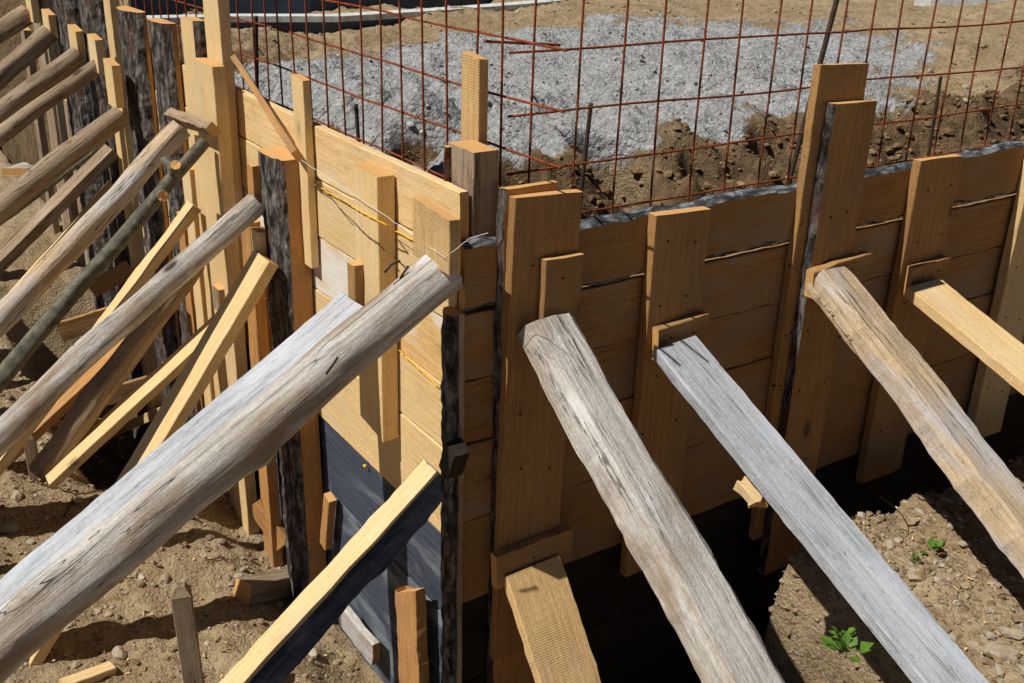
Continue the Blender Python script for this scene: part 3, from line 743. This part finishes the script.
lpl((112, 150), (0, 262), .15, .05, 'brownlog', 'dark shaded plank brace lying under the smooth brown fifth log', zg=-.4)
lpl((176, 300), (66, 402), .09, .04, 'orange', 'shaded orange plank prop between green pole and low brown log', zg=-.8, xt=-.12)
for (pa, pb, w, lb) in (((130, 268), (92, 290), .09, 'shaded batten with a bright top edge, behind the green pole'), ((112, 316), (60, 332), .12, 'broad shaded batten low behind the green pole'), ((60, 296), (25, 312), .06, 'short batten low behind the thick reddish log'), ((150, 384), (88, 402), .10, 'shaded batten crossing below the peeled grey log')):
    A_ = at(*pa, 0, -.10); B_ = at(*pb, 1, A_.y+.1)
    o = plank('cross_batten', B_, A_, w, .03, (0, 0, 1), 'pine_saw', rough=.004); tag(o, lb, 'batten', 'shaded battens under the left braces')
# leaning stick over the wall top
a_, b_ = at(236, 60, 0, -.025), at(297, 156, 0, -.075)
o = plank('leaning_batten', b_, a_, .045, .022, (.3, 1, 0), 'pine_saw'); tag(o, 'thin batten leaning across the left wall top and the rusty mesh', 'batten')

# ------------------------------------------------------------------ pieces on the ground at the left
def groundpiece(name, pa, pb, w, t, mat, lb, cat, zz=.01, side=(0, 0, 1), **k):
    def g_(p):
        q = at(*p, 2, -.4)
        for _ in range(6): q = at(*p, 2, HN(q.x, q.y)+zz)
        return q
    A, B = g_(pa), g_(pb); d = (A-B).normalized(); s = d.cross(Vector((0, 0, 1)))
    o = plank(name, B, A, w, t, s if side == 'flat' else side, mat, **k); return tag(o, lb, cat)
groundpiece('loose_plank', (192, 398), (95, 440), .13, .05, 'pine', 'loose plank lying on the ground behind the yellow plank brace', 'plank', .05, 'flat')
groundpiece('loose_plank', (130, 420), (20, 425), .10, .03, 'orange', 'half-buried orange board behind the small stake', 'plank', .02, 'flat')
groundpiece('timber_block', (298, 580), (242, 592), .085, .085, 'brownlog', 'dark squared timber block on the ground at the bark-faced post', 'block', .03, 'flat')
groundpiece('offcut', (112, 668), (62, 686), .05, .03, 'pine', 'pale offcut of wood lying on the soil at the bottom edge', 'offcut', .015, 'flat')
groundpiece('loose_plank', (268, 420), (210, 425), .10, .03, 'orange', 'short board lying in the shade below the grey plank', 'plank', .02, 'flat')
a_, b_ = at(256, 503, 0, -.09), at(284, 545, 0, -.03)
o = plank('edge_board', b_, a_, .10, .03, (0, .1, 1), 'orange', barks=('L',), barkmat='redbark', rough=.006); tag(o, 'orange board with bark edge stuck at the foot of the left wall', 'board')
a_, b_ = at(345, 617, 0, -.05), at(376, 655, 0, -.04)
o = plank('edge_board', b_, a_, .10, .03, (0, .1, 1), 'greylog', barks=('L',), barkmat='bark', rough=.006); tag(o, 'grey bark-edged board at the wall foot behind the lower centre brace', 'board')
a_, b_ = at(330, 497, 0, -.03), at(326, 545, 0, -.03)
o = plank('upright_board', b_, a_, .05, .03, (0, 1, 0), 'orange'); tag(o, 'small orange slat beside the foot of the bark-faced post', 'slat')
a_, b_ = at(410, 590, 0, -.05), at(415, 700, 0, -.05)
o = plank('foot_board', b_, a_, .14, .04, (0, 1, 0), 'orange', skew=(0, -.6), rough=.005); tag(o, 'pointed brown board standing at the wall foot near the corner', 'board')
def stake(px_top, px_base, w, lb):
    q = at(*px_base, 2, -.4)
    for _ in range(6): q = at(*px_base, 2, HN(q.x, q.y))
    # height: the point above q that is seen at px_top
    r = ray(*px_top); d = (q-CAM); t = math.hypot(d.x, d.y)/math.hypot(r.x, r.y); zt = CAM.z+r.z*t
    rt = empty('stake', (q.x, q.y, q.z), lb, 'stake', 'short stakes driven into the left ground')
    top = CAM+r*t
    plank('shaft', q-Vector((0, 0, .1)), Vector((top.x, top.y, zt-.03)), w, w*.95, (1, -.3, 0), 'brownlog', 'greyend', rt)
    # chamfered point
    c = Vector((top.x, top.y, zt-.03)); V = []
    s = Vector((1, -.3, 0)).normalized()*w/2; u = Vector((.3, 1, 0)).normalized()*w*.475
    for p in (-s-u, s-u, s+u, -s+u): V.append(tuple(c+p-q))
    for p in (-s-u, s-u, s+u, -s+u): V.append(tuple(c+p*.45+Vector((0, 0, .03))-q))
    Fc = [(0, 1, 5, 4), (1, 2, 6, 5), (2, 3, 7, 6), (3, 0, 4, 7), (4, 5, 6, 7)]
    mesh_obj('chamfered_top', V, Fc, [0]*5, [M['brownlog']], rt)
stake((180, 585), (198, 706), .062, 'dark stake with chamfered top in the bottom left soil')
stake((28, 431), (36, 478), .045, 'small stake at the foot of the low brown log')

# grey boards far left behind the logs
for i, (a, b, w, mt, lb) in enumerate([((100, 93), (0, 118), .16, 'bluegrey', 'long pale board lying far left behind the logs'),
                                   ((75, 128), (0, 136), .35, 'grey', 'broad pale grey slab lying far left'),
                                   ((95, 148), (15, 172), .2, 'greylog', 'grey weathered slab lying below the far logs'),
                                   ((110, 175), (40, 210), .16, 'brownlog', 'brown plank lying in the shade of the far logs')]):
    groundpiece('far_slab', a, b, w, .06, mt, lb, 'slab', .10+.03*i, 'flat')
for i, (a, b, lb) in enumerate([((60, 118), (70, 150), 'first dark peg standing far left under the logs'), ((92, 150), (100, 182), 'second dark peg standing nearer under the logs')]):
    q = at(*b, 2, -.2); t = at(*a, 1, q.y)
    o = plank('peg', Vector((q.x, q.y, q.z-.1)), Vector((q.x, q.y, t.z)), .09, .06, (1, 0, 0), 'brownlog', 'greyend'); tag(o, lb, 'peg', 'pegs under the far logs')

# ------------------------------------------------------------------ rusty mesh
D = .2
def mesh_panel(lb, pts_v, zs, orient, lo, hi, lean):
    rt = empty('rebar_mesh', (D if orient == 'y' else 1.6, D if orient == 'x' else 1.4, .4), lb, 'rebar mesh')
    for c in pts_v:
        l1, l2 = lean*random.uniform(-.5, 1), random.uniform(-.012, .012)
        pts = []
        for k in range(9):
            z = .35+(2.2-.35)*k/8; b = .006*nz(z*2, c*5, 3)
            u = c+(z-1.25)*l1+b; v = D+(z-1.25)*l2
            pts.append((u, v, z) if orient == 'x' else (v, u, z))
        tube('vertical_bar', pts, .0036, 'rust', rt, 7)
    for z in zs:
        pts = []; n = 26; l0 = lo if z > 1.4 else max(lo, .23)
        for k in range(n+1):
            c = l0+(hi-l0)*k/n; b = .008*nz(c*1.5, z*7, 1); q = .006*nz(c*1.7, z*5, 9)
            zz = z+b+.004*nz(c*9, z, 1); v = D+.008+q
            pts.append((c, v, zz) if orient == 'x' else (v, c, zz))
        tube('horizontal_bar', pts, .0036, 'rust', rt, 7)
    return rt
xv = [.33, .486, .645, .796, .956, 1.11, 1.265, 1.409, 1.572, 1.718, 1.879, 2.039, 2.202, 2.364, 2.524, 2.68, 2.83, 2.98, 3.13, 3.28, 3.43, 3.58, 3.73, 3.88, 4.03]
mesh_panel('rusty reinforcing mesh standing behind the right formwork wall', xv, (1.69, 1.518, 1.36, 1.21, 1.05, .9), 'x', .26, 4.1, .03)
yv = [.147+.143*i for i in range(33)]
mesh_panel('rusty reinforcing mesh standing behind the left formwork wall', yv, (1.735, 1.587, 1.446, 1.30, 1.15, 1.0), 'y', -.12, 4.8, .02)
def rod(a, b, r, lb, mat='darksteel', d1=D+.06, d2=D+.06, ax=1, group='loose steel rods by the mesh'):
    A = at(*a, ax, d1); B = at(*b, ax, d2); B2 = A+(B-A)*1.25
    n = 60; pts = [B2+(A-B2)*k/n for k in range(n+1)]
    o = tube('steel_rod', pts, r, mat, None, 8)
    tag(o, lb, 'steel rod', group); return o
rod((842, -20), (790, 178), .009, 'long dark steel rod leaning on the mesh left of the tallest right upright')
rod((591, 103), (579, 212), .0065, 'upright ribbed steel rod just right of the corner in front of the pit')
rod((941, 76), (928, 158), .0065, 'short steel rod behind the mesh near the right edge')
rod((256, 16), (257, 92), .009, 'dark upright steel rod behind the leaning batten', ax=0)
rod((356, 104), (359, 150), .007, 'short dark steel rod in the trench behind the left wall', ax=0)
rod((560, 45), (500, 42), .004, 'thin loose rusty rod poking left to right behind the mesh corner', 'rust')

# ------------------------------------------------------------------ strings and wires
def line(pxs, r, mat, ax=0, v=-.012, sag=0., name='twine', lb='', cat='twine', n=14):
    P = []
    K = [at(p[0], p[1], ax, p[2] if len(p) > 2 else v) for p in pxs]
    for i in range(len(K)-1):
        for k in range(n):
            s = k/n; p = K[i].lerp(K[i+1], s); P.append(p+Vector((.002*nz(i, s*9, 2), 0, .003*nz(s*11, i, 5)-sag*math.sin(PI*s))))
    P.append(K[-1]); o = tube(name, P, r, mat, None, 6); return tag(o, lb, cat)
line([(305, 178, -.004), (352, 206, -.004), (353, 207, -.062), (387, 225, -.062), (389, 227, -.004), (437, 252, -.004)], .0018, 'yellow', lb='yellow twine stretched along the upper joint of the left wall', sag=.002)
line([(399, 350), (438, 387)], .0016, 'yellow', v=-.004, lb='short yellow twine in the lower joint near the corner')
line([(241, 70, .15), (268, 112, .05), (301, 160, -.065), (386, 216, -.068), (445, 258, -.09), (470, 238, -.05), (488, 233, -.05)], .0009, 'white', lb='thin white twine running from the leaning batten to the corner')
line([(308, 180, -.006), (330, 196, -.006), (354, 222, -.064), (378, 243, -.064), (392, 254, -.008), (415, 272, -.008)], .0012, 'blackwire', name='wire', lb='thin black wire hanging across the left boards', cat='wire', sag=.006)

# ------------------------------------------------------------------ far background inside the site
def prism(name, pts, z0, z1, mat, thick, lb, cat):
    V = []; Fc = []
    n = len(pts)
    for i, p in enumerate(pts):
        p = Vector(p); d = (Vector(pts[min(i+1, n-1)])-Vector(pts[max(i-1, 0)])).normalized(); q = Vector((-d.y, d.x))*thick
        V += [(p.x, p.y, z0), (p.x, p.y, z1), (p.x+q.x, p.y+q.y, z1), (p.x+q.x, p.y+q.y, z0)]
    for i in range(n-1):
        for j in range(4):
            a = i*4+j; b = i*4+(j+1) % 4; Fc.append((a, b, b+4, a+4))
    Fc += [(0, 1, 2, 3), tuple(4*(n-1)+j for j in (3, 2, 1, 0))]
    o = mesh_obj(name, V, Fc, [0]*len(Fc), [M[mat]]); return tag(o, lb, cat)
def gp(x, y, z=1.0):
    p = at(x, y, 2, z); return (p.x, p.y)
K1 = [gp(150, 20, 1.08), gp(240, 18, 1.08), gp(340, 18, 1.08), gp(440, 12, 1.08), gp(530, 5, 1.08), gp(620, -4, 1.08), gp(800, -22, 1.08)]
prism('concrete_kerb', K1, 1.045, 1.095, 'concrete', .22, 'white concrete kerb running across the top behind the pit', 'kerb')
K0 = [(x+.02, y+.03) for x, y in K1]
prism('foundation_face', K0, .1, 1.04, 'shadeblue', .18, 'foundation face below the white kerb, coloured dark blue for its shade', 'foundation')
K2 = [(x+.05, y+.75) for x, y in K1]
prism('dark_low_wall', K2, .2, 1.20, 'shadeblue', .15, 'low wall behind the white kerb, coloured dark blue for its shade', 'low wall')
K3 = [(x+.2, y+1.3) for x, y in K1]
prism('timber_wall', K3, .2, 1.75, 'orange', .2, 'brown timber wall at the very top edge', 'timber wall')
S1 = [gp(930, 5, 1.06), gp(1060, 9, 1.06), gp(1200, 14, 1.06)]
prism('concrete_kerb', S1, .6, 1.14, 'concrete', .6, 'pale concrete strip in the top right corner', 'kerb')

# twigs, weeds, roots ------------------------------------------------------------
def gpos(px, zz=0):
    q = at(*px, 2, 0.0)
    for _ in range(12): q = at(*px, 2, HN(q.x, q.y)+zz)
    return q
def weed(px, s, lb):
    q = gpos(px); rt = empty('weed', q, lb, 'weed', 'green weeds on the right soil mound')
    V = []; Fc = []
    stems = []
    for k in range(16):
        a = random.uniform(0, 6.28); el = random.uniform(.2, 1.2); L = s*random.uniform(.5, 1.2)
        d = Vector((math.cos(a)*math.cos(el), math.sin(a)*math.cos(el), math.sin(el))); o = d*L*random.uniform(.3, .7)
        u = d.cross(Vector((0, 0, 1))).normalized()*L*.28
        i = len(V); V += [tuple(o), tuple(o+d*L*.35+u), tuple(o+d*L*.85-Vector((0, 0, L*.15))), tuple(o+d*L*.35-u)]
        Fc.append((i, i+1, i+2, i+3))
        stems.append((q, q+o))
    mesh_obj('leaves', V, Fc, [0]*len(Fc), [M['leaf']], rt)
    tube('stem', [q-Vector((0, 0, .01)), q+Vector((.003, .002, s*.7))], .0018, 'leaf', rt, 5)
weed((932, 553), .045, 'small green weed growing on top of the right mound')
weed((916, 562), .025, 'tiny weed seedling left of the larger mound weed')
weed((846, 655), .05, 'green weed low on the mound slope beside the silver plank')
weed((843, 638), .03, 'small weed tuft just above the slope weed')
def twig(pxs, r, lb, lift=.02):
    K = []
    base = gpos(pxs[0])
    for i, p in enumerate(pxs):
        q = at(*p, 1, base.y-.01*i); K.append(q)
    P = []
    for i in range(len(K)-1):
        for k in range(6):
            s = k/6; P.append(K[i].lerp(K[i+1], s)+Vector((.004*nz(i, s*3, 1), .004*nz(s*3, i, 7), .003*nz(s*4, i, 3))))
    P.append(K[-1]); o = tube('twig', P, r, 'root', None, 6, .4); tag(o, lb, 'twig', 'dry twigs and roots'); return o
twig([(908, 526), (902, 515), (892, 505), (880, 497)], .0022, 'thin pale root curling up from the mound edge')
twig([(800, 602), (788, 600), (776, 598), (765, 601)], .003, 'dry twig at the left tip of the mound')
twig([(798, 610), (785, 606), (778, 596), (770, 590)], .0025, 'forked dry twig above the left tip of the mound')
def groot(pxs, r, lb):
    P = []
    K = [gpos_l(p) for p in pxs]
    for i in range(len(K)-1):
        for k in range(7):
            s = k/7; P.append(K[i].lerp(K[i+1], s)+Vector((.006*nz(i, s*3, 1), .006*nz(s*3, i, 7), .012+.012*nz(s*4, i, 3))))
    P.append(K[-1]); o = tube('root', P, r, 'root', None, 6, .5); tag(o, lb, 'root', 'dry twigs and roots')
def gpos_l(px):
    q = at(*px, 2, -.4)
    for _ in range(10): q = at(*px, 2, HN(q.x, q.y))
    return q
groot([(40, 486), (62, 492), (78, 497), (104, 492), (130, 486)], .004, 'long dry root on the soil under the narrow plank brace')
groot([(104, 465), (112, 455), (118, 447)], .006, 'short reddish root sticking up beside the narrow plank brace')
groot([(64, 520), (72, 505), (74, 492)], .005, 'dark crooked root in the left soil')
groot([(205, 563), (222, 560), (238, 566)], .0035, 'fine dry root near the dark timber block')
groot([(90, 470), (110, 478), (122, 470), (140, 474)], .0045, 'tangled root below the yellow plank brace')

chips('wood_chips', 350, -1.8, -.05, -.1, 3.5, 'pine', 'pale wood chips strewn over the left soil')
chips('wood_chips', 160, 1.0, 2.5, -1.4, -.2, 'pine', 'pale wood chips strewn over the right mound', lambda x, y: H(x, y) > 0)
chips('dry_stalks', 700, -1.8, -.05, -.1, 4, 'root', 'bits of dry stalk and root on the left soil')
sp = scatter(12000, .45, 6, .45, 3.2, .005, .034, lambda x, y: damp_shade(x, y) > .3 and H(x, y) > .45 and gmask(x, y) < .35)
o = stones('soil_clods', sp, 'clod', 'stuff'); o['label'] = 'crumbly brown clods on the broken bank behind the mesh'
# larger stones ---------------------------------------------------------------------
def stone(px, s, lb, left=True):
    q = gpos_l(px) if left else gpos(px)
    bm = bmesh.new(); bmesh.ops.create_icosphere(bm, subdivisions=2, radius=1); sd = random.uniform(0, 99)
    R = Matrix.Rotation(random.uniform(0, 6), 3, 'Z'); V = []
    sx, sy, sz = s*random.uniform(1, 1.4), s*random.uniform(.7, 1), s*random.uniform(.45, .7)
    for v in bm.verts:
        k = 1+.5*noise.noise(v.co*1.1+Vector((sd, 0, 0))); p = R @ Vector((v.co.x*sx*k, v.co.y*sy*k, v.co.z*sz*k)); V.append(tuple(p))
    Fc = [tuple(x.index for x in f.verts) for f in bm.faces]; bm.free()
    o = mesh_obj('stone', V, Fc, [0]*len(Fc), [M['stone']]); o.location = q+Vector((0, 0, s*.25)); tag(o, lb, 'stone', 'larger stones on the soil')
for px, s, lb, lf in [((17, 498), .03, 'pale flat stone at the left picture edge', True), ((10, 530), .035, 'rounded stone below the pale one at the left edge', True),
                      ((120, 655), .03, 'brown stone right behind the pale offcut', True), ((78, 502), .02, 'whitish stone beside the crooked root', True),
                      ((275, 558), .022, 'stone beside the dark timber block', True), ((240, 670), .03, 'light angular stone between stake and lower brace', True),
                      ((165, 580), .025, 'stone just left of the dark stake top', True), ((300, 640), .02, 'small pale stone behind the lower centre brace', True),
                      ((1000, 655), .035, 'pale stone at the bottom right corner', False), ((975, 648), .028, 'greyish stone left of the corner stone', False),
                      ((1010, 635), .03, 'tan stone above the corner stone', False), ((915, 578), .024, 'flat tan stone below the mound weed', False),
                      ((965, 545), .022, 'blue-grey stone near the brown-grey brace log', False), ((890, 545), .022, 'small stone on the mound edge', False)]:
    stone(px, s, lb, lf)
# grass in the far left
V = []; Fc = []
for k in range(9000):
    x, y = random.uniform(-4, 5), random.uniform(11.3, 22)
    if grassm(x, y) < .5: continue
    z = H(x, y); h = random.uniform(.05, .13); a = random.uniform(0, 6.28); w = .008
    i = len(V); V += [(x-w*math.cos(a), y-w*math.sin(a), z-.02), (x+w*math.cos(a), y+w*math.sin(a), z-.02), (x+random.uniform(-.04, .04), y+random.uniform(-.04, .04), z+h)]
    Fc.append((i, i+1, i+2))
o = mesh_obj('grass', V, Fc, [0]*len(Fc), [M['grass']]); tag(o, 'green meadow grass beyond the far end of the left wall', None, None, 'stuff')

# ------------------------------------------------------------------ light, camera, view
S = Vector((-.56, .076, .822)).normalized()
w = bpy.data.worlds.new('World'); SC.world = w; w.use_nodes = True
sky = w.node_tree.nodes.new('ShaderNodeTexSky'); sky.sky_type = 'NISHITA'; sky.sun_disc = False
sky.sun_elevation = math.asin(S.z); sky.sun_rotation = math.atan2(S.x, S.y); sky.air_density = .4; sky.dust_density = .3; sky.altitude = 1200
bg = w.node_tree.nodes['Background']; bg.inputs['Strength'].default_value = .05
w.node_tree.links.new(sky.outputs[0], bg.inputs[0])
sd = bpy.data.lights.new('sun', 'SUN'); sd.energy = 5.0; sd.angle = math.radians(.5); sd.color = (1, .955, .88)
so = bpy.data.objects.new('sun', sd); link(so); so.rotation_euler = S.to_track_quat('Z', 'Y').to_euler()
cd = bpy.data.cameras.new('camera'); co = bpy.data.objects.new('camera', cd); link(co)
cd.sensor_width = 36; cd.sensor_fit = 'HORIZONTAL'; cd.lens = 36*F_PX/1024; cd.clip_start = .05; cd.clip_end = 1000
mw = Matrix((RT, UP, -FW)).transposed().to_4x4(); mw.translation = CAM; co.matrix_world = mw
SC.camera = co
SC.view_settings.view_transform = 'Standard'; SC.view_settings.look = 'None'
SC.view_settings.exposure = -.12; SC.view_settings.gamma = 1
SC.cycles.max_bounces = 6
